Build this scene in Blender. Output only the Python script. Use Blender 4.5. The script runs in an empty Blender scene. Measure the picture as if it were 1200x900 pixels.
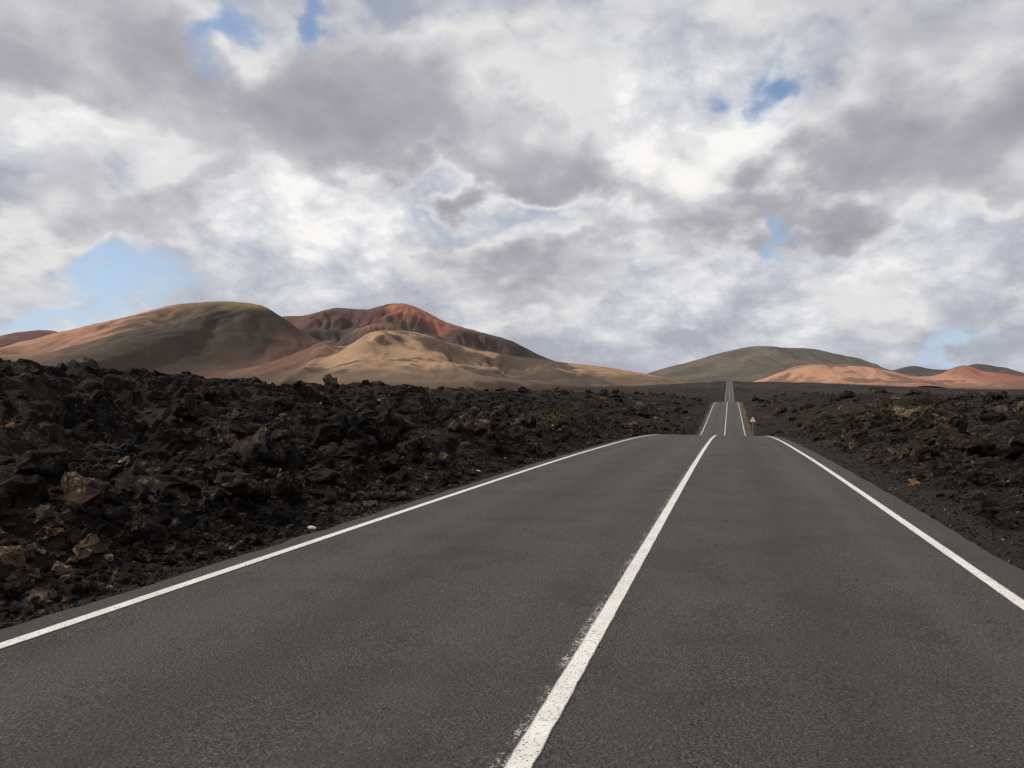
import bpy, bmesh, math, random
import numpy as np
from mathutils import Vector
random.seed(7); rng=np.random.default_rng(11)
scene=bpy.context.scene
scene.view_settings.view_transform='Standard'
scene.view_settings.look='None'
scene.view_settings.exposure=0

# ------------------------------------------------------------ numpy noise
def _h(ix,iy,s):
    n=(ix.astype(np.int64)*374761393+iy.astype(np.int64)*668265263+s*1274126177)&0xFFFFFFFF
    n=((n^(n>>13))*1274126177)&0xFFFFFFFF
    n=(n^(n>>16))&0xFFFFFFFF
    return n.astype(np.float64)/4294967295.0
def vnoise(x,y,s=0):
    ix=np.floor(x);iy=np.floor(y);fx=x-ix;fy=y-iy
    fx=fx*fx*fx*(fx*(fx*6-15)+10);fy=fy*fy*fy*(fy*(fy*6-15)+10)
    a=_h(ix,iy,s);b=_h(ix+1,iy,s);c=_h(ix,iy+1,s);d=_h(ix+1,iy+1,s)
    return (a+(b-a)*fx+(c-a)*fy+(a-b-c+d)*fx*fy)*2-1
def fbm(x,y,o=4,s=0,g=0.5):
    r=0;a=1;t=0
    for i in range(o):
        r=r+a*vnoise(x,y,s+i*17);t+=a
        x,y=(x*1.62+y*1.18+3.1),(-x*1.18+y*1.62+7.7);a*=g
    return r/t
def worley(x,y,s=0):
    ix=np.floor(x);iy=np.floor(y);f1=np.full(x.shape,9.0);f2=np.full(x.shape,9.0);cid=np.zeros(x.shape)
    for dx in(-1,0,1):
        for dy in(-1,0,1):
            cx=ix+dx;cy=iy+dy
            px=cx+_h(cx,cy,s);py=cy+_h(cx,cy,s+5)
            d=np.hypot(px-x,py-y);hh=_h(cx,cy,s+9)
            m=d<f1
            f2=np.where(m,f1,np.minimum(f2,d));cid=np.where(m,hh,cid);f1=np.where(m,d,f1)
    return f1,f2,cid
def ss(a,b,x):
    t=np.clip((x-a)/(b-a),0,1);return t*t*(3-2*t)

# ------------------------------------------------------------ terrain heights
def hermite(xs,ys):
    xs=np.array(xs,float);ys=np.array(ys,float)
    d=np.diff(ys)/np.diff(xs);m=np.zeros(len(xs));m[0]=d[0];m[-1]=d[-1]
    h=np.diff(xs)
    m[1:-1]=(d[:-1]*h[1:]+d[1:]*h[:-1])/(h[1:]+h[:-1])
    def f(x):
        x=np.asarray(x,float);i=np.clip(np.searchsorted(xs,x)-1,0,len(xs)-2)
        t=np.clip((x-xs[i])/h[i],0,1)
        return ((2*t**3-3*t**2+1)*ys[i]+(t**3-2*t**2+t)*h[i]*m[i]+(-2*t**3+3*t**2)*ys[i+1]+(t**3-t**2)*h[i]*m[i+1])
    return f
prof=hermite([-400,-50,-20,0,25,40,52,62,75,95,110,123,150,190,215,240,265,300,400,550,650,720,985,1250,1320,1500,2000,3000,14000],
             [4,.7,.28,0,-.36,-.76,-1.29,-1.95,-3.0,-4.6,-5.2,-5.1,-4.3,-2.75,-1.95,-1.5,-1.65,-3.2,-10,-12,-8,-3.5,8,19.6,20.3,18,12,12,12])
fieldL=hermite([-400,-20,36,62,90,150,250,400,720,1250,2000,14000],[3,2.2,2.0,1.6,1.0,.7,.4,-1.0,-2,6,10,12])
fieldR=hermite([-400,-20,0,50,100,250,400,720,1250,2000,14000],[.5,.3,.3,.35,.2,-.2,-2,-1,4,8,12])
XL,XR=-5.1,3.3     # where the lava starts, either side
def lava(X,Y,dist):
    sp=np.maximum(.08,.0085*dist)
    def fade(wl): return np.clip(wl/(sp*2.2)-.4,0,1)
    wx=X+.9*vnoise(X*.7,Y*.7,91)+.3*vnoise(X*2.3,Y*2.3,93);wy=Y+.9*vnoise(X*.7+9,Y*.7,92)+.3*vnoise(X*2.3+5,Y*2.3,94)
    far=ss(50,250,dist)
    h=fbm(X/22,Y/22,3,1)*(.8+.5*far)
    h+=fbm(wx/6,wy/6,3,21)*(.7+.4*far)
    f1,f2,c=worley(wx/5.5,wy/5.5,33)
    h+=((c-.45)*(.6+.8*far)*ss(0.02,.3,f2-f1))*fade(5.5)
    f1,f2,c=worley(wx/2.3,wy/2.3,31)
    h+=((c-.45)*1.0*ss(0.02,.16,f2-f1))*fade(2.3)
    f1,f2,c=worley(wx/.95,wy/.95,41)
    h+=((c-.4)*.55*ss(0.0,.16,f2-f1)-.12*f1)*fade(.95)
    f1,f2,c=worley(wx/.36,wy/.36,51)
    h+=((c-.4)*.22*ss(0.0,.25,f2-f1)-.08*f1)*fade(.36)
    h+=fbm(X/.25,Y/.25,2,61)*.06*fade(.25)
    return h
def ground(X,Y):
    dist=np.hypot(X,Y)
    P=prof(Y)
    F=np.where(X<0,fieldL(Y),fieldR(Y))
    F=F+ss(500,1200,Y)*np.exp(-((X-40)/230.)**2)*np.maximum(P-F,0)*.9
    wl=ss(XL,XL-32,X) ; wr=ss(XR,XR+20,X)
    w=np.where(X<0,wl,wr)
    far=ss(60,1200,np.abs(X))
    base=P*(1-w)+F*w
    base=base+far*fbm(X/420,Y/420,3,77)*3*ss(200,900,dist)
    edge=.45*fbm(X*.1,Y/1.3,3,81)
    lx=XL+edge; rx=XR+edge
    off=np.where(X<0,lx-X,X-rx)
    m=ss(-.1,1.8,off)
    m2=ss(0,12,off)
    L=lava(X,Y,dist)
    amp=(.42+.58*m2)*np.where(X>0,.85,1.0)
    lift=np.where(X<0,.30,.25)*m
    h=base+m*L*amp*(1-.75*ss(1300,2500,dist))+lift
    g=(1-m)
    h=h+g*(.012*vnoise(X*7,Y*7,3)-.03-.02*ss(0,.4,np.maximum(-4.9-X,X-2.6)))
    inr=(X>-4.88)&(X<2.66)
    h=np.where(inr,P-.06,h)
    lm=ss(-.15,.5,off+.3*vnoise(X*2,Y*2,5))
    return h,lm

def axis_lines(start,fine,k,end,kf,far_from):
    out=[];x=start
    while x<end:
        out.append(x)
        s=max(fine,k*x) if x<far_from else kf*x
        x+=s
    return out
right=[2.655,2.67]+axis_lines(2.75,.08,.0085,14000,.03,300)
left=[-4.875,-4.89]+[-v for v in axis_lines(4.97,.08,.0085,14000,.03,300)]
xs=np.array(sorted(left+[-4.0,-2,0,1.5]+right))
ypos=axis_lines(.3,.08,.0085,14000,.03,1500)
yneg=[-v for v in axis_lines(.0,.5,.1,400,.3,100)]
ys=np.array(sorted(set(yneg+ypos)))
GX,GY=np.meshgrid(xs,ys)
GZ,GM=ground(GX,GY)
print("ground verts",GX.size)

def grid_mesh(name,X,Y,Z,attrs=None,smooth=False):
    ny,nx=X.shape
    me=bpy.data.meshes.new(name)
    co=np.stack([X,Y,Z],-1).reshape(-1,3).astype(np.float32)
    idx=np.arange(ny*nx).reshape(ny,nx)
    q=np.stack([idx[:-1,:-1],idx[:-1,1:],idx[1:,1:],idx[1:,:-1]],-1).reshape(-1,4).astype(np.int32)
    me.vertices.add(len(co));me.vertices.foreach_set('co',co.ravel())
    me.loops.add(q.size);me.loops.foreach_set('vertex_index',q.ravel())
    me.polygons.add(len(q));me.polygons.foreach_set('loop_start',np.arange(0,q.size,4,dtype=np.int32))
    me.polygons.foreach_set('use_smooth',np.full(len(q),smooth))
    if attrs:
        for an,av in attrs.items():
            a=me.attributes.new(an,'FLOAT_COLOR','POINT')
            a.data.foreach_set('color',av.reshape(-1).astype(np.float32))
    me.update(calc_edges=True)
    ob=bpy.data.objects.new(name,me);scene.collection.objects.link(ob)
    return ob
def tri_mesh(name,co,tris,col=None,smooth=False):
    me=bpy.data.meshes.new(name)
    me.vertices.add(len(co));me.vertices.foreach_set('co',co.astype(np.float32).ravel())
    me.loops.add(tris.size);me.loops.foreach_set('vertex_index',tris.astype(np.int32).ravel())
    me.polygons.add(len(tris));me.polygons.foreach_set('loop_start',np.arange(0,tris.size,3,dtype=np.int32))
    me.polygons.foreach_set('use_smooth',np.full(len(tris),smooth))
    if col is not None:
        a=me.attributes.new('tint','FLOAT_COLOR','POINT');a.data.foreach_set('color',col.astype(np.float32).ravel())
    me.update(calc_edges=True)
    ob=bpy.data.objects.new(name,me);scene.collection.objects.link(ob);return ob

# ------------------------------------------------------------ node helper
class NT:
    def __init__(s,nt): s.nt=nt;s.n=nt.nodes;s.l=nt.links
    def set(s,sock,v):
        if isinstance(v,bpy.types.NodeSocket): s.l.new(v,sock)
        else: sock.default_value=v
    def math(s,op,a,b=None,c=None,clamp=False):
        n=s.n.new('ShaderNodeMath');n.operation=op;n.use_clamp=clamp
        s.set(n.inputs[0],a)
        if b is not None:s.set(n.inputs[1],b)
        if c is not None:s.set(n.inputs[2],c)
        return n.outputs[0]
    def vmath(s,op,a,b=None):
        n=s.n.new('ShaderNodeVectorMath');n.operation=op
        s.set(n.inputs[0],a)
        if b is not None:s.set(n.inputs[1],b)
        return n.outputs['Value'] if op in('LENGTH','DOT_PRODUCT') else n.outputs[0]
    def noise(s,vec,scale,detail=4,rough=.5,dist=0):
        n=s.n.new('ShaderNodeTexNoise');s.set(n.inputs['Vector'],vec)
        n.inputs['Scale'].default_value=scale;n.inputs['Detail'].default_value=detail
        n.inputs['Roughness'].default_value=rough;n.inputs['Distortion'].default_value=dist
        return n.outputs['Fac']
    def noise2(s,vec,scale,detail=4,rough=.5,dist=0):
        n=s.n.new('ShaderNodeTexNoise');n.noise_dimensions='2D';s.set(n.inputs['Vector'],vec)
        n.inputs['Scale'].default_value=scale;n.inputs['Detail'].default_value=detail
        n.inputs['Roughness'].default_value=rough;n.inputs['Distortion'].default_value=dist
        return n.outputs['Fac']
    def noisec(s,vec,scale,detail=4):
        n=s.n.new('ShaderNodeTexNoise');n.noise_dimensions='2D';s.set(n.inputs['Vector'],vec)
        n.inputs['Scale'].default_value=scale;n.inputs['Detail'].default_value=detail
        return n.outputs['Color']
    def mr(s,v,a,b,c=0.,d=1.,smooth=True):
        n=s.n.new('ShaderNodeMapRange');n.interpolation_type='SMOOTHSTEP' if smooth else 'LINEAR'
        s.set(n.inputs['Value'],v)
        for k,x in(('From Min',a),('From Max',b),('To Min',c),('To Max',d)): n.inputs[k].default_value=x
        return n.outputs[0]
    def mix(s,f,a,b,mode='MIX'):
        n=s.n.new('ShaderNodeMix');n.data_type='RGBA';n.blend_type=mode
        s.set(n.inputs[0],f)
        for i,v in((6,a),(7,b)):
            if isinstance(v,tuple) and len(v)==3:v=v+(1,)
            s.set(n.inputs[i],v)
        return n.outputs[2]
    def comb(s,x,y,z):
        n=s.n.new('ShaderNodeCombineXYZ')
        for i,v in enumerate((x,y,z)):s.set(n.inputs[i],v)
        return n.outputs[0]
    def sep(s,v):
        n=s.n.new('ShaderNodeSeparateXYZ');s.set(n.inputs[0],v);return n.outputs
    def obj(s): return s.n.new('ShaderNodeTexCoord').outputs['Object']
    def attr(s,name):
        n=s.n.new('ShaderNodeAttribute');n.attribute_name=name;return n.outputs['Color']
    def bump(s,h,strength,dist):
        n=s.n.new('ShaderNodeBump');s.set(n.inputs['Height'],h)
        n.inputs['Strength'].default_value=strength;n.inputs['Distance'].default_value=dist
        return n.outputs[0]
    def vor(s,vec,scale,feat='F1'):
        n=s.n.new('ShaderNodeTexVoronoi');n.feature=feat;s.set(n.inputs['Vector'],vec)
        n.inputs['Scale'].default_value=scale;return n.outputs
def material(name):
    m=bpy.data.materials.new(name);m.use_nodes=True
    b=m.node_tree.nodes['Principled BSDF'];b.inputs['Roughness'].default_value=.95
    b.inputs['Specular IOR Level'].default_value=.12
    return m,NT(m.node_tree),b

def lava_color(t,co):
    n1=t.noise(co,.35,4,.6);n2=t.noise(co,2.6,5,.65);n3=t.noise(co,13,5,.75)
    c=t.mix(t.mr(n2,.38,.7),(.0070,.0062,.0056),(.030,.0235,.0185))
    c=t.mix(t.math('MULTIPLY',t.mr(n1,.50,.68),.7),c,(.053,.040,.030))
    c=t.mix(t.math('MULTIPLY',t.mr(n3,.52,.66),t.mr(n2,.42,.60,0,.9)),c,(.185,.150,.112))
    h=t.math('ADD',t.math('MULTIPLY',n2,.5),t.math('MULTIPLY',n3,.7))
    return c,h
m_ground,t,b=material('lava_ground')
co=t.obj();c,h=lava_color(t,co)
zone=t.attr('zone');z=t.sep(zone)
gn=t.noise(co,45,4,.75);gn2=t.noise(co,1.2,4,.6)
vg=t.vor(co,38)
grav=t.mix(t.mr(gn,.35,.7),(.016,.015,.014),(.070,.063,.055))
grav=t.mix(t.mr(gn2,.4,.65,0,.55),grav,(.032,.028,.024))
tan=t.mix(t.mr(gn2,.3,.7),(.16,.11,.055),(.10,.075,.045))
grav=t.mix(z[2],grav,tan)
c=t.mix(z[0],grav,c)
pl=t.noise(co,.006,5,.6);pl2=t.noise(co,.05,5,.7)
plain=t.mix(t.mr(pl,.4,.62),(.022,.021,.021),(.050,.044,.036))
plain=t.mix(t.mr(pl2,.45,.65,0,.7),plain,(.012,.012,.012))
c=t.mix(z[1],c,plain)
t.l.new(c,b.inputs['Base Color'])
hh=t.math('ADD',h,t.math('MULTIPLY',t.math('SUBTRACT',gn,vg['Distance']),.25))
t.l.new(t.bump(hh,1.,.16),b.inputs['Normal'])
lm=GM
dist=np.hypot(GX,GY)
tanm=ss(70,110,GY)*(1-lm)
zone_a=np.stack([lm,ss(500,1300,dist),tanm*.9,np.ones_like(lm)],-1)
og=grid_mesh('ground',GX,GY,GZ,{'zone':zone_a},False)
og.data.materials.append(m_ground)

# ---- road
m_road,t,b=material('asphalt')
co=t.obj();xyz=t.sep(co)
n_f=t.noise(co,60,5,.9);n_m=t.noise(co,9,5,.7);n_p=t.noise(co,.9,4,.6)
st=t.comb(t.math('MULTIPLY',xyz[0],1.0),t.math('MULTIPLY',xyz[1],.06),0.)
n_l=t.noise(st,1.6,5,.6)
vo=t.vor(co,50)
base=t.mix(t.mr(n_f,.41,.62),(.018,.0175,.0168),(.120,.115,.105))
base=t.mix(t.mr(n_l,.38,.66,0,.38),base,(.073,.070,.064))
base=t.mix(t.mr(n_m,.5,.75,0,.4),base,(.035,.034,.032))
base=t.mix(t.mr(n_p,.50,.60,0,.34),base,(.032,.031,.030))
base=t.mix(t.mr(n_p,.42,.30,0,.34),base,(.090,.085,.077))
vc=t.sep(vo['Color'])
sp=t.math('MULTIPLY',t.mr(vo['Distance'],.14,.28,1,0),t.mr(vc[0],.85,.91))
base=t.mix(t.math('MULTIPLY',sp,.8),base,(.29,.27,.235))
sp2=t.math('MULTIPLY',t.mr(vo['Distance'],.2,.36,1,0),t.mr(vc[1],.72,.8))
base=t.mix(t.math('MULTIPLY',sp2,.8),base,(.008,.008,.008))
def band(cx,w): return t.mr(t.math('ABSOLUTE',t.math('SUBTRACT',t.math('ADD',xyz[0],t.math('MULTIPLY',n_l,.3)),cx+.15)),0.,w,1.,0.)
base=t.mix(t.math('MULTIPLY',t.math('ADD',band(.65,.45),band(-2.8,.45)),.30),base,(.029,.028,.027))
base=t.mix(t.math('MULTIPLY',t.math('ADD',band(-1.75,.4),t.math('ADD',band(-3.7,.4),band(1.6,.3))),.22),base,(.100,.095,.087))
ed=t.math('MAXIMUM',t.mr(xyz[0],2.25,2.7),t.mr(xyz[0],-4.6,-4.9))
base=t.mix(t.math('MULTIPLY',ed,t.mr(n_m,.3,.6)),base,(.054,.046,.038))
t.l.new(base,b.inputs['Base Color']);b.inputs['Roughness'].default_value=.85
b.inputs['Specular IOR Level'].default_value=.3
t.l.new(t.bump(t.math('SUBTRACT',n_f,vo['Distance']),.8,.012),b.inputs['Normal'])
ry=ys[ys<1400]
eL=-4.86-.05*fbm(ry*1.7,ry*0,3,5); eR=2.68+.05*fbm(ry*1.9,ry*0+4,3,6)
cols=[eL,np.full_like(ry,-4.55),np.full_like(ry,-2.9),np.full_like(ry,-.93),np.full_like(ry,.7),np.full_like(ry,2.2),eR]
RX=np.stack(cols,1);RY=np.repeat(ry[:,None],RX.shape[1],1)
RZ=np.repeat(prof(ry)[:,None],RX.shape[1],1)
RX=np.concatenate([RX[:,:1]-.03,RX,RX[:,-1:]+.03],1);RY=np.concatenate([RY[:,:1],RY,RY[:,-1:]],1)
RZ=np.concatenate([RZ[:,:1]-.09,RZ,RZ[:,-1:]-.09],1)
orr=grid_mesh('road',RX,RY,RZ,None,False);orr.data.materials.append(m_road)

# ---- markings
def paint(name,cx,w,wear,ghost=False):
    m,t,b=material(name)
    co=t.obj();x=t.sep(co)
    n=t.noise(co,60,5,.8);n2=t.noise(co,5,5,.65);n3=t.noise(co,1.1,3)
    d=t.math('ABSOLUTE',t.math('SUBTRACT',x[0],cx))
    wob=t.math('ADD',t.math('MULTIPLY',t.math('SUBTRACT',n2,.5),.025),t.math('MULTIPLY',t.math('SUBTRACT',n,.5),.03))
    core=t.mr(t.math('ADD',d,wob),w/2-.008,w/2+.006,1,0)
    mask=t.math('MULTIPLY',core,t.mr(n,wear,wear+.08))
    if ghost:
        g=t.mr(t.math('ADD',t.math('ABSOLUTE',t.math('SUBTRACT',x[0],cx-.075)),wob),.02,.06,1,0)
        g=t.math('MULTIPLY',g,t.mr(t.math('ADD',n,t.math('MULTIPLY',n2,.5)),.78,.88))
        g=t.math('MULTIPLY',g,t.math('MULTIPLY',t.mr(n3,.36,.50),.7))
        mask=t.math('MAXIMUM',mask,g)
    col=t.mix(t.mr(n2,.3,.7),(.64,.63,.59),(.78,.77,.73))
    col=t.mix(t.mr(n,.3,.5,.6,0),col,(.35,.34,.32))
    t.l.new(col,b.inputs['Base Color']);b.inputs['Roughness'].default_value=.7
    tr=t.n.new('ShaderNodeBsdfTransparent');mx=t.n.new('ShaderNodeMixShader')
    t.l.new(mask,mx.inputs[0]);t.l.new(tr.outputs[0],mx.inputs[1]);t.l.new(b.outputs[0],mx.inputs[2])
    t.l.new(mx.outputs[0],t.n['Material Output'].inputs['Surface'])
    return m
for cx,w,gh,wr in((-.895,.115,True,.37),(-4.55,.11,False,.37),(2.22,.11,False,.37)):
    hw=.2 if gh else .1
    X=np.stack([np.full_like(ry,cx-hw),np.full_like(ry,cx+hw)],1);Y=np.repeat(ry[:,None],2,1)
    Z=np.repeat((prof(ry)+.006)[:,None],2,1)
    nm='road_centre_line' if gh else 'road_edge_line'
    o=grid_mesh(nm,X,Y,Z);o.data.materials.append(paint(nm,cx,w,wr,gh))

# ------------------------------------------------------------ rocks
def rock_base(sub,seed,rough=.05):
    r=np.random.default_rng(seed)
    bm=bmesh.new();bmesh.ops.create_icosphere(bm,subdivisions=sub,radius=1)
    v=np.array([x.co[:] for x in bm.verts]);f=np.array([[q.index for q in x.verts] for x in bm.faces]);bm.free()
    for k in range(11):
        n=r.normal(size=3);n/=np.linalg.norm(n);d=r.uniform(.35,.8)
        s=v@n;v=v-np.maximum(s-d,0)[:,None]*n*1.0
    v+=.14*np.sin(v[:,[1,2,0]]*5+r.uniform(0,6,3))*np.sin(v[:,[2,0,1]]*6+r.uniform(0,6,3))
    v+=r.normal(size=v.shape)*rough
    v*=np.array([r.uniform(.9,1.5),r.uniform(.8,1.2),r.uniform(.6,1.15)])
    return v,f
def scatter(name,pts,sizes,bases,tints,sink=.25,mat=None):
    V=[];F=[];Cc=[];off=0
    zz,_=ground(pts[:,0],pts[:,1])
    if name=='road_grit': zz=prof(pts[:,1])
    for i in range(len(pts)):
        v,f=bases[i%len(bases)]
        a=rng.uniform(0,6.283);ca,sa=math.cos(a),math.sin(a);tx=rng.normal()*.5
        R=np.array([[ca,-sa,0],[sa,ca,0],[0,0,1]])@np.array([[1,0,0],[0,math.cos(tx),-math.sin(tx)],[0,math.sin(tx),math.cos(tx)]])
        s=sizes[i]
        w=(v@R.T)*s+np.array([pts[i,0],pts[i,1],zz[i]+s*(.5-sink)])
        V.append(w);F.append(f+off);off+=len(v);Cc.append(np.tile(tints[i],(len(v),1)))
    o=tri_mesh(name,np.concatenate(V),np.concatenate(F),np.concatenate(Cc));o.data.materials.append(mat);return o
m_rock,t,b=material('lava_rock')
co=t.obj();c,h=lava_color(t,co);ti=t.attr('tint')
c=t.mix(1.,c,ti,'MULTIPLY')
t.l.new(c,b.inputs['Base Color'])
hh=t.math('ADD',h,t.math('MULTIPLY',t.noise(co,34,4,.75),.5))
t.l.new(t.bump(hh,1.,.10),b.inputs['Normal'])
B3=[rock_base(3,i,.06) for i in range(14)];B2=[rock_base(2,i+50,.09) for i in range(12)]
def tint(n):
    k=rng.uniform(.5,1.8,n);a=np.stack([k*1.02,k,k*.97,np.ones(n)],1)
    w=rng.uniform(size=n)<.13;a[w,:3]*=np.array([2.9,2.65,2.3])
    w=rng.uniform(size=n)<.06;a[w,:3]*=np.array([1.3,1.1,.95]);return a
def place(n,side,dmax,x0,xs_,dmin=1.2):
    Y=np.exp(rng.uniform(math.log(dmin),math.log(dmax),n))
    o=rng.exponential(1,n)*xs_*(Y/12+.5)
    X=(-5.25-x0-o) if side<0 else (3.55+x0+o)
    return np.stack([X,Y],1)
P=np.concatenate([place(1900,-1,110,.5,5),place(800,1,110,.4,3)])
sz=np.exp(rng.normal(math.log(.13),.6,len(P)));sz=np.clip(sz,.05,.6)*(.85+P[:,1]/90)
near=np.where(P[:,0]<0,-5.2-P[:,0],P[:,0]-3.4);sz=np.minimum(sz,.08+near*.22)
PB=np.concatenate([place(90,-1,60,1.2,5,3),place(60,1,60,.9,3,8)])
P=np.concatenate([P,PB]);sz=np.concatenate([sz,rng.uniform(.25,.5,len(PB))*(.8+PB[:,1]/60)])
big=np.array([[-9.6,8.5],[-11,13],[-8.3,16.5],[-14,19],[5.6,22.5],[6.6,24],[-17,30],[-12,33],[5.2,36],[7.5,30],[-10.5,38],[-21,26]])
P=np.concatenate([P,big]);sz=np.concatenate([sz,[.42,.6,.55,.7,.6,.4,.8,.7,.6,.7,.8,.9]])
P2=np.concatenate([place(900,-1,420,2,6,70),place(900,1,420,1,6,50)])
P=np.concatenate([P,P2]);sz=np.concatenate([sz,np.clip(np.exp(rng.normal(math.log(.55),.4,len(P2))),.2,1.3)*(.6+P2[:,1]/250)])
near=np.where(P[:,0]<0,-5.2-P[:,0],P[:,0]-3.4);sz=np.minimum(sz,.08+near*.28)
scatter('lava_boulders',P,sz,B3,tint(len(P)),.4,m_rock)
P=np.concatenate([place(18000,-1,60,-.1,3.5),place(7000,1,60,-.1,2.2)])
sz=np.clip(np.exp(rng.normal(math.log(.036),.55,len(P))),.010,.15)*(.8+P[:,1]/45)
scatter('lava_rubble',P,sz,B2,tint(len(P)),.3,m_rock)
n=6000
Y=np.exp(rng.uniform(math.log(1.),math.log(40),n));sd=rng.uniform(size=n)<.45
X=np.where(sd,-4.93-np.abs(rng.normal(size=n))*.22,2.72+rng.uniform(size=n)**1.0*.85)
scatter('shoulder_gravel',np.stack([X,Y],1),rng.uniform(.006,.028,n),B2[:4],tint(n)*1.5,.25,m_rock)
n=320
Y=np.exp(rng.uniform(math.log(1.2),math.log(30),n));X=rng.uniform(-4.8,2.6,n)
scatter('road_grit',np.stack([X,Y],1),rng.uniform(.003,.008,n),B2[:4],tint(n)*4,.2,m_rock)

m_ws,t,b=material('white_painted_stone');co=t.obj()
t.l.new(t.mix(t.mr(t.noise(co,20,4),.4,.65),(.7,.69,.66),(.4,.37,.33)),b.inputs['Base Color'])
for (x,y,s) in((-5.12,8.35,.05),(-5.35,15.5,.05),(-10.3,17.5,.07),(-6.6,22,.07)):
    v,f=B3[3];zz=float(ground(np.array([x]),np.array([y]))[0][0])
    o=tri_mesh('white_stone',v*s*np.array([1.2,1,.5])+np.array([x,y,zz+s*.5]),f);o.data.materials.append(m_ws)

# ------------------------------------------------------------ hills
TH=math.radians(16.45)
rr=np.array([math.cos(TH),math.sin(TH)]);ff=np.array([-math.sin(TH),math.cos(TH)])
m_hill,t,b=material('cinder_slope')
co=t.obj();ti=t.attr('tint')
n1=t.noise(co,.010,6,.6);n2=t.noise(co,.07,6,.7)
c=t.mix(1.,ti,t.mix(n1,(.75,.75,.77),(1.25,1.22,1.18)),'MULTIPLY')
c=t.mix(t.mr(n2,.55,.72,0,.3),c,(.05,.042,.032))
t.l.new(c,b.inputs['Base Color'])
t.l.new(t.bump(t.math('ADD',n1,t.math('MULTIPLY',n2,.4)),.4,10),b.inputs['Normal'])
def C(*a): return np.array(a)
def hill(name,Dk,pts,slope,colf,seed,rill=.05,wander=.12,nu=420,nw=220,und=.12):
    """ridge outline from image pixels, converted to (offset, height) in metres per km of range; ridge line lies Dk km out"""
    pts=np.array(pts,float)*Dk
    f=hermite(pts[:,0],pts[:,1]+1.6)
    u=np.linspace(pts[0,0],pts[-1,0],nu);hmax=pts[:,1].max()
    Wm=hmax/slope*1.5
    w=np.linspace(-Wm,Wm,nw)
    U,W=np.meshgrid(u,w)
    w0=wander*Dk*1000*fbm(U/(Dk*150),U*0+seed,3,seed)*.5
    k=9*Dk
    d=W-w0
    Us=U+ d*.25*vnoise(U/(Dk*110),W*0+2,seed+3)
    Us=np.clip(Us,u[0],u[-1])
    q=ss(0,60*Dk,np.abs(d))
    H0=f(Us*q+U*(1-q))
    aw=np.sqrt(d*d+k*k)-k
    base=6
    hh=np.maximum(H0-base,0.1)
    tt=aw*slope/np.maximum(hmax*.35+.65*hh,10)
    pr=np.where(tt<1.6,np.maximum(1-tt/1.6,0)**1.35,0)
    ed=ss(0,.06,(U-u[0])/(u[-1]-u[0]))*ss(0,.06,(u[-1]-U)/(u[-1]-u[0]))
    n=fbm(U/(Dk*60),W/(Dk*120),3,seed+11)
    Uw=U+Dk*16*vnoise(U/(Dk*40),W/(Dk*60),seed+40)+W*.25*vnoise(U/(Dk*90),W*0,seed+44)
    g=np.abs(fbm(Uw/(Dk*17),W/(Dk*110),4,seed+21))
    hN=hh*pr
    hN=hN+hh*ss(.0,.3,tt)*pr*(n*und*1.6-g*rill*2)+hmax*.006*fbm(U/(Dk*7),W/(Dk*7),3,seed+5)*pr
    Z=base+hN-45*(1-ss(0,.12,pr))-(1-ed)*15
    D=Dk*1000+W
    X=rr[0]*U+ff[0]*D;Y=rr[1]*U+ff[1]*D
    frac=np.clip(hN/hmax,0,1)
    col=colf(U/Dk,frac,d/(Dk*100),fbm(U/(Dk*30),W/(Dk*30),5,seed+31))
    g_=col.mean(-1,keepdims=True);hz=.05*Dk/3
    col=(col*.93+g_*.07)*(1-hz)+np.array([.20,.21,.24])*hz  # aerial haze painted in: colour greyed and blued with range
    col=np.concatenate([np.clip(col,0.01,1),np.ones(col.shape[:2]+(1,))],-1)
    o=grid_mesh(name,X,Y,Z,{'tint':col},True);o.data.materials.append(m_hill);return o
def lerp(a,b,t): return a*(1-t[...,None])+b*t[...,None]
rust=C(.38,.200,.120);shade_dark=C(.062,.048,.033);beige=C(.36,.225,.128);peach=C(.42,.225,.14);yel=C(.22,.145,.068)
def col1(u,fr,d,n):  # cloud shade painted into the colour of the right front and lower slopes
    c=lerp(rust+0*u[...,None],shade_dark,ss(-520,-420,u+n*95-fr*25))
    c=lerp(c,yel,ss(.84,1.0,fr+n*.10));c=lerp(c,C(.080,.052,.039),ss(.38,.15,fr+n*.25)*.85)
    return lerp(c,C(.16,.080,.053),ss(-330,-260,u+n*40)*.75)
def col2(u,fr,d,n):
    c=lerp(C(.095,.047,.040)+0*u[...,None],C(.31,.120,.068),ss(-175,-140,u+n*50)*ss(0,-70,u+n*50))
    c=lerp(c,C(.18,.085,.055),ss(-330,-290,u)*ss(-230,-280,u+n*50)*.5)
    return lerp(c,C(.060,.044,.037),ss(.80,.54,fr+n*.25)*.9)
def col3(u,fr,d,n):
    c=lerp(beige+0*u[...,None],C(.105,.072,.045),ss(-.05,.20,n+.42*np.sin(u/45.+fr*4)))  # brown folds and cloud-shade patches, both painted into the beige
    c=lerp(c,C(.15,.076,.050),ss(-180,-270,u+n*60)*.9)
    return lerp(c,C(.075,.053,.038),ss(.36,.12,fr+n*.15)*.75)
def col4(u,fr,d,n): return lerp(C(.115,.056,.045)+0*u[...,None],C(.20,.10,.066),ss(-.1,.4,n))
def col5(u,fr,d,n):
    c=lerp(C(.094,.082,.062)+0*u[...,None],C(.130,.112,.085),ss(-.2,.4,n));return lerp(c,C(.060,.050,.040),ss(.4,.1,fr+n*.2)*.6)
def col6(u,fr,d,n):
    c=lerp(peach+0*u[...,None],C(.20,.10,.067),ss(-.08,.25,n));c=lerp(c,C(.24,.105,.07),ss(580,615,u));return lerp(c,C(.14,.08,.058),ss(.35,.1,fr+n*.3)*.6)
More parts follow.
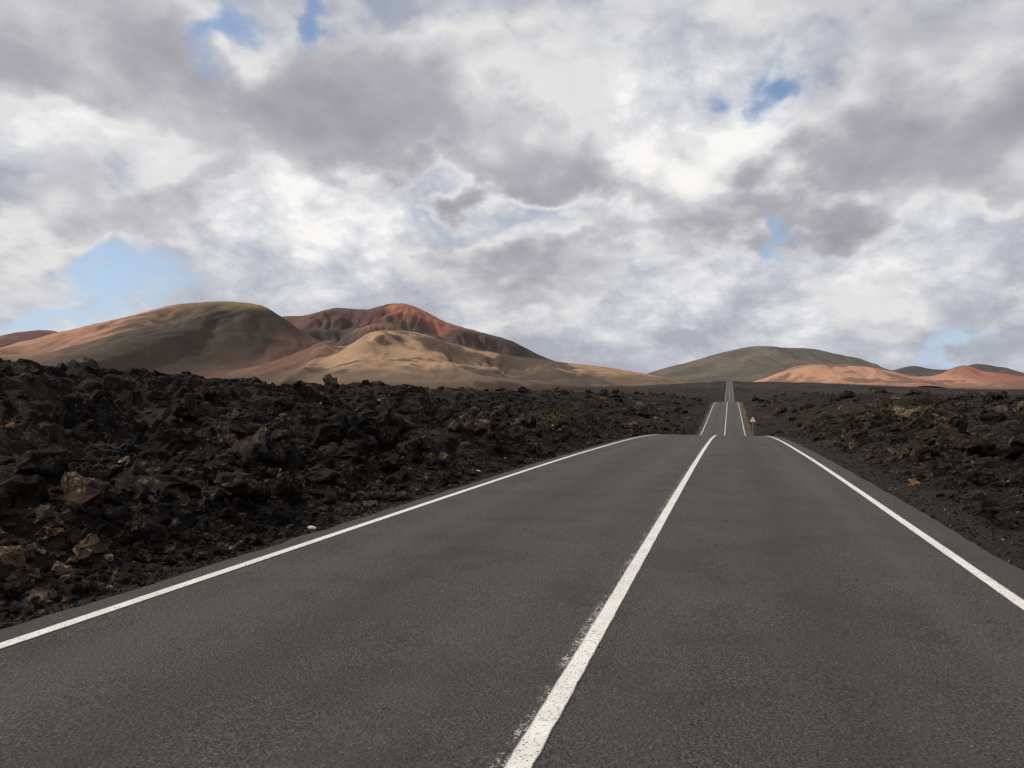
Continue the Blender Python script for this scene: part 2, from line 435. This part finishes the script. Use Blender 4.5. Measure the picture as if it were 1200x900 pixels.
def col7(u,fr,d,n): return lerp(C(.055,.05,.048)+0*u[...,None],C(.12,.065,.05),ss(0,.3,n)*.6)
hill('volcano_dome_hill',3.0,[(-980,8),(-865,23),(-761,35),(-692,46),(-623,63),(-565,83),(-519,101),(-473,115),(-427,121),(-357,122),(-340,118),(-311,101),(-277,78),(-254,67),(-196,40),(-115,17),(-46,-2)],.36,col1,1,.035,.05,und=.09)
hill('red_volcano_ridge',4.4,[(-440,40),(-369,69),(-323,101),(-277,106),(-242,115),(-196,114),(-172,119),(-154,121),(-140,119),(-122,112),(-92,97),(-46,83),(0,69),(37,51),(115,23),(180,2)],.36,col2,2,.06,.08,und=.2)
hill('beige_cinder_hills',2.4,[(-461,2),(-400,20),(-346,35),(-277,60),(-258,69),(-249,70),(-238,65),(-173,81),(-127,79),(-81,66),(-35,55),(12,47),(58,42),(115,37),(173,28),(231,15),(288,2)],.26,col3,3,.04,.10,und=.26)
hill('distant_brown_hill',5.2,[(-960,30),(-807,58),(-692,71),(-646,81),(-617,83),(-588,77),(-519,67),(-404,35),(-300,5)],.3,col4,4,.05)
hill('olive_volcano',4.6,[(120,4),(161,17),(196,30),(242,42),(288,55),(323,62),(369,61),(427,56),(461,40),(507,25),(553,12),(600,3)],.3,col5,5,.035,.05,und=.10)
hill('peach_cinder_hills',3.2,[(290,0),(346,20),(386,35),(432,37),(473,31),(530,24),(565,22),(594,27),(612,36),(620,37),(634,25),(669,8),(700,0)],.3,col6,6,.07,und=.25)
hill('distant_dark_hills',5.6,[(420,10),(461,25),(520,31),(545,36),(560,33),(588,31),(612,35),(634,38),(648,30),(665,20),(692,22),(740,32),(860,40),(980,20)],.25,col7,7,.05,.02)

# ------------------------------------------------------------ warning sign
def simple(name,colr,rough=.5,metal=0):
    m,t,b=material(name);co=t.obj();n=t.noise(co,8,4)
    t.l.new(t.mix(t.mr(n,.3,.7),tuple(x*.85 for x in colr),colr),b.inputs['Base Color'])
    b.inputs['Roughness'].default_value=rough;b.inputs['Metallic'].default_value=metal;return m
m_red=simple('sign_red',(.55,.03,.03));m_wh=simple('sign_white',(.8,.8,.78));m_st=simple('galvanised_steel',(.35,.36,.37),.5,.6);m_bk=simple('sign_black',(.02,.02,.02))
sx,sy=3.35,122.;sz0=float(ground(np.array([sx]),np.array([sy]))[0][0])
emp=bpy.data.objects.new('traffic_sign',None);emp.location=(sx,sy,sz0);scene.collection.objects.link(emp)
def bmobj(name,build,mat,parent,loc=(0,0,0)):
    bm=bmesh.new();build(bm);me=bpy.data.meshes.new(name);bm.to_mesh(me);bm.free()
    o=bpy.data.objects.new(name,me);scene.collection.objects.link(o);o.parent=parent;o.location=loc;me.materials.append(mat);return o
def box(bm,sx_,sy_,sz_,c=(0,0,0)):
    r=bmesh.ops.create_cube(bm,size=1)
    for v in r['verts']: v.co=Vector((v.co.x*sx_+c[0],v.co.y*sy_+c[1],v.co.z*sz_+c[2]))
bmobj('post',lambda bm:box(bm,.08,.05,3.2,(0,.04,1.3)),m_st,emp)
def tri(s,th,y):
    def bld(bm):
        pts=[]
        corner=[(0,s*.577),(-s/2,-s*.289),(s/2,-s*.289)]
        for i,(cx,cz) in enumerate(corner):
            a0=[90,210,330][i]
            for a in(-50,-25,0,25,50):
                r=s*.06;k=1-.12
                pts.append((cx*k+r*math.cos(math.radians(a0+a)),cz*k+r*math.sin(math.radians(a0+a))))
        f=bm.faces.new([bm.verts.new((x,y,z)) for x,z in pts])
        ext=bmesh.ops.extrude_face_region(bm,geom=[f])
        for v in [e for e in ext['geom'] if isinstance(e,bmesh.types.BMVert)]: v.co.y+=th
        bmesh.ops.recalc_face_normals(bm,faces=bm.faces)
    return bld
bmobj('red_triangle',tri(1.05,.012,0),m_red,emp,(0,0,2.45))
bmobj('white_panel',tri(.80,.004,-.006),m_wh,emp,(0,0,2.45))
bmobj('symbol',lambda bm:(box(bm,.05,.003,.2,(0,-.010,.03)),box(bm,.05,.003,.05,(0,-.010,-.12))),m_bk,emp,(0,0,2.45))

# ------------------------------------------------------------ shrubs
m_leaf,t,b=material('dry_foliage');co=t.obj();n=t.noise(co,14,3)
t.l.new(t.mix(t.mr(n,.35,.65),(.05,.055,.018),(.13,.12,.04)),b.inputs['Base Color'])
m_tw=simple('twig',(.09,.06,.04),.9)
def shrub(x,y,s):
    z=float(ground(np.array([x]),np.array([y]))[0][0])
    e=bpy.data.objects.new('shrub',None);e.location=(x,y,z-.05);scene.collection.objects.link(e)
    def leaves(bm):
        cl=[(random.gauss(0,.28)*s,random.gauss(0,.28)*s,abs(random.gauss(.32,.16))*s) for _ in range(14)]
        for _ in range(420):
            c=random.choice(cl);p=Vector((c[0]+random.gauss(0,.10)*s,c[1]+random.gauss(0,.10)*s,max(.02,c[2]+random.gauss(0,.09)*s)))
            a=Vector((random.gauss(0,1),random.gauss(0,1),random.gauss(0,1))).normalized();b_=a.cross(Vector((random.random(),random.random(),.3))).normalized()
            L=.07*s;w=.02*s
            bm.faces.new([bm.verts.new(p-b_*w),bm.verts.new(p+a*L*.5-b_*w*1.3),bm.verts.new(p+a*L),bm.verts.new(p+a*L*.5+b_*w*1.3)])
    bmobj('leaves',leaves,m_leaf,e)
    def tw(bm):
        for _ in range(12):
            a=Vector((random.gauss(0,.5),random.gauss(0,.5),1)).normalized()*s*.5
            b_=a.cross(Vector((0,1,.2))).normalized()*.012*s;c_=a.cross(b_).normalized()*.012*s
            vb=[bm.verts.new(q) for q in(b_,c_,-b_,-c_)];vt=bm.verts.new(a)
            for i in range(4): bm.faces.new([vb[i],vb[(i+1)%4],vt])
    bmobj('twigs',tw,m_tw,e)
for x,y,s in((-9.9,41.5,1.6),(-10.9,42.6,1.2),(-13,31,.5),(6.2,34,.6),(9,42,.8),(5.4,50,.6),(-24,60,.9),(8,28,.4)): shrub(x,y,s)

# ------------------------------------------------------------ sun + sky
SUN_AZ=-104.;SUN_EL=36.
sd=Vector((math.sin(math.radians(SUN_AZ))*math.cos(math.radians(SUN_EL)),math.cos(math.radians(SUN_AZ))*math.cos(math.radians(SUN_EL)),math.sin(math.radians(SUN_EL))))
sl=bpy.data.lights.new('sun','SUN');sl.energy=3.5;sl.angle=math.radians(.6);sl.color=(1,.90,.78)
so=bpy.data.objects.new('sun',sl);so.rotation_euler=sd.to_track_quat('Z','Y').to_euler();scene.collection.objects.link(so)
w=bpy.data.worlds.new('World');scene.world=w;w.use_nodes=True
t=NT(w.node_tree)
for n_ in list(t.n): t.n.remove(n_)
out=t.n.new('ShaderNodeOutputWorld')
sky=t.n.new('ShaderNodeTexSky');sky.sky_type='NISHITA';sky.sun_disc=False
sky.sun_elevation=math.radians(SUN_EL);sky.sun_rotation=math.radians(SUN_AZ%360)
sky.ozone_density=3.0
bg1=t.n.new('ShaderNodeBackground');bg1.inputs[1].default_value=.13
D=t.n.new('ShaderNodeTexCoord').outputs['Generated']
D=t.vmath('NORMALIZE',D);s3=t.sep(D)
az=t.math('MULTIPLY',t.math('ARCTAN2',s3[0],s3[1]),57.2958)
el=t.math('MULTIPLY',t.math('ARCSINE',s3[2]),57.2958)
haze=t.mix(t.mr(el,-1,16,.85,.15),sky.outputs[0],(3.7,4.6,6.0))
t.l.new(haze,bg1.inputs[0])
def proj(k):
    zz=t.math('ADD',t.math('MAXIMUM',s3[2],0.),k)
    return t.comb(t.math('DIVIDE',s3[0],zz),t.math('DIVIDE',s3[1],zz),0.)
q=proj(.5);qu=proj(.525)
def shift(v,dx,dy): return t.vmath('ADD',v,(dx,dy,0))
wc=t.noisec(q,4.0,5);wc=t.vmath('MULTIPLY',t.vmath('SUBTRACT',wc,(.5,.5,.5)),(.13,.13,0))
qw=t.vmath('ADD',q,wc)
def puff(v,sc,det):
    n=t.n.new('ShaderNodeTexVoronoi');n.voronoi_dimensions='2D';n.feature='F1';t.set(n.inputs['Vector'],v)
    n.inputs['Scale'].default_value=sc;n.inputs['Detail'].default_value=det;n.inputs['Roughness'].default_value=.55
    n.inputs['Lacunarity'].default_value=2.1;n.normalize=True
    return t.math('SUBTRACT',1.,n.outputs['Distance'])
wv=t.noisec(q,5.0,6);wv=t.vmath('MULTIPLY',t.vmath('SUBTRACT',wv,(.5,.5,.5)),(18,11,0))
AE=t.vmath('ADD',t.comb(az,el,0.),wv)
def blob(a,e,sx_,sy_):
    v=t.vmath('MULTIPLY',t.vmath('SUBTRACT',AE,(a,e,0)),(1/sx_,1/sy_,0))
    return t.mr(t.vmath('LENGTH',v),0.,1.7,1.,0.)
def blobs(init,lst):
    L=init
    for a,e,x_,y_,amp in lst: L=t.math('MULTIPLY_ADD',blob(a,e,x_,y_),amp,L)
    return L
p0=puff(qw,8.0,4);f0=t.noise2(q,3.4,7,.58)
nb=t.noise2(shift(q,3.3,1.7),2.2,8,.53);nbu=t.noise2(shift(qu,3.3,1.7),2.2,4,.5)
pb=puff(shift(qw,5.1,2.2),5.0,4)
D0=blobs(t.math('ADD',t.math('ADD',t.math('MULTIPLY',nb,1.25),t.math('MULTIPLY',pb,.66)),t.mr(el,8,24,.0,.08)),
   ((-45.5,22,14,7,.28),(-24.3,21.0,14,6.0,.40),(-16.5,16.8,13,3,.26),(12.5,15.8,11,5,.52),(-6.7,28,13,3.5,.26),
    (-39.6,14.5,8,3,.24),(-47,11,9,2.2,.30),(-6.5,12.6,9,2.4,.28),(13,8.0,9,1.6,.20),(-20,8.5,12,1.8,.28),(-6,5.5,14,1.2,.24),(10,26,12,4,.12),
    (.2,18.8,6,4.6,-.55),(-31.2,13.2,6,2.4,-.42),(-15.1,13.6,8,1.6,-.40),(-47,16.2,8,1.6,-.30),(5,9.9,10,1.8,-.30),(-37,26,3,2.4,-.20)))
th=1.22
aB=t.mr(D0,th-.11,th+.15)
thick=t.mr(D0,th-.08,th+.52)
lit=t.mr(t.math('SUBTRACT',nb,nbu),-.05,.07,-.14,.30,False)
tx=t.math('ADD',t.math('MULTIPLY',p0,.50),t.math('MULTIPLY',f0,.80))
farT=blobs(t.math('ADD',tx,t.mr(el,2,26,-.04,-.04)),((.2,18.5,8,5.5,.34),(-31.2,13.2,8,4,.26),(-15.1,14,9,3,.24),(8.3,10,13,4,.18),(-38,25,4,3,.14),(-47,16.2,8,2.4,.16)))
ramp=t.n.new('ShaderNodeValToRGB');t.l.new(t.mr(farT,.55,1.05,0,1,False),ramp.inputs[0])
cr=ramp.color_ramp;cr.elements[0].position=.10;cr.elements[0].color=(.40,.415,.475,1);cr.elements[1].position=.90;cr.elements[1].color=(.95,.94,.92,1)
e_=cr.elements.new(.42);e_.color=(.54,.555,.61,1);e_=cr.elements.new(.68);e_.color=(.73,.735,.76,1)
det=t.math('ADD',thick,t.math('MULTIPLY',t.math('SUBTRACT',pb,.60),-.65))
det=t.math('ADD',det,t.math('MULTIPLY',t.math('SUBTRACT',f0,.5),-.95))
det=t.math('SUBTRACT',det,t.math('MULTIPLY',lit,t.math('SUBTRACT',1.15,t.math('MULTIPLY',thick,.6))))
ramp2=t.n.new('ShaderNodeValToRGB');t.l.new(det,ramp2.inputs[0])
cr=ramp2.color_ramp;cr.elements[0].position=.0;cr.elements[0].color=(.77,.765,.76,1);cr.elements[1].position=1.;cr.elements[1].color=(.30,.293,.325,1)
e_=cr.elements.new(.22);e_.color=(.61,.605,.635,1);e_=cr.elements.new(.55);e_.color=(.435,.43,.465,1)
cc=t.mix(aB,ramp.outputs[0],ramp2.outputs[0])
gap=None
for a,e,x_,y_ in((-37.8,24.4,1.8,3.4),(-31.4,26.0,1.2,1.8),(2.8,21.0,2.2,1.8),(-42.5,6.6,3.8,2.8),(5,11.8,1.7,1.2),(-48.5,4.2,8,2.0),(14.5,2.4,4,1.0),(-33,3.5,7,1.0)):
    bl=blob(a,e,x_,y_);gap=bl if gap is None else t.math('MAXIMUM',gap,bl)
cov=t.math('SUBTRACT',t.math('ADD',tx,t.math('MULTIPLY',aB,.10)),t.math('MULTIPLY',gap,.50))
cov=t.mr(cov,.20,.70)
bg2=t.n.new('ShaderNodeBackground');t.l.new(cc,bg2.inputs[0]);bg2.inputs[1].default_value=1.
mx=t.n.new('ShaderNodeMixShader');t.l.new(cov,mx.inputs[0]);t.l.new(bg1.outputs[0],mx.inputs[1]);t.l.new(bg2.outputs[0],mx.inputs[2])
t.l.new(mx.outputs[0],out.inputs[0])

# ------------------------------------------------------------ camera
cam=bpy.data.cameras.new('camera');cam.lens=26.0;cam.sensor_width=36;cam.clip_start=.05;cam.clip_end=40000
oc=bpy.data.objects.new('camera',cam);oc.location=(0,0,1.6);oc.rotation_euler=(math.radians(90.66),0,TH);scene.collection.objects.link(oc)
scene.camera=oc
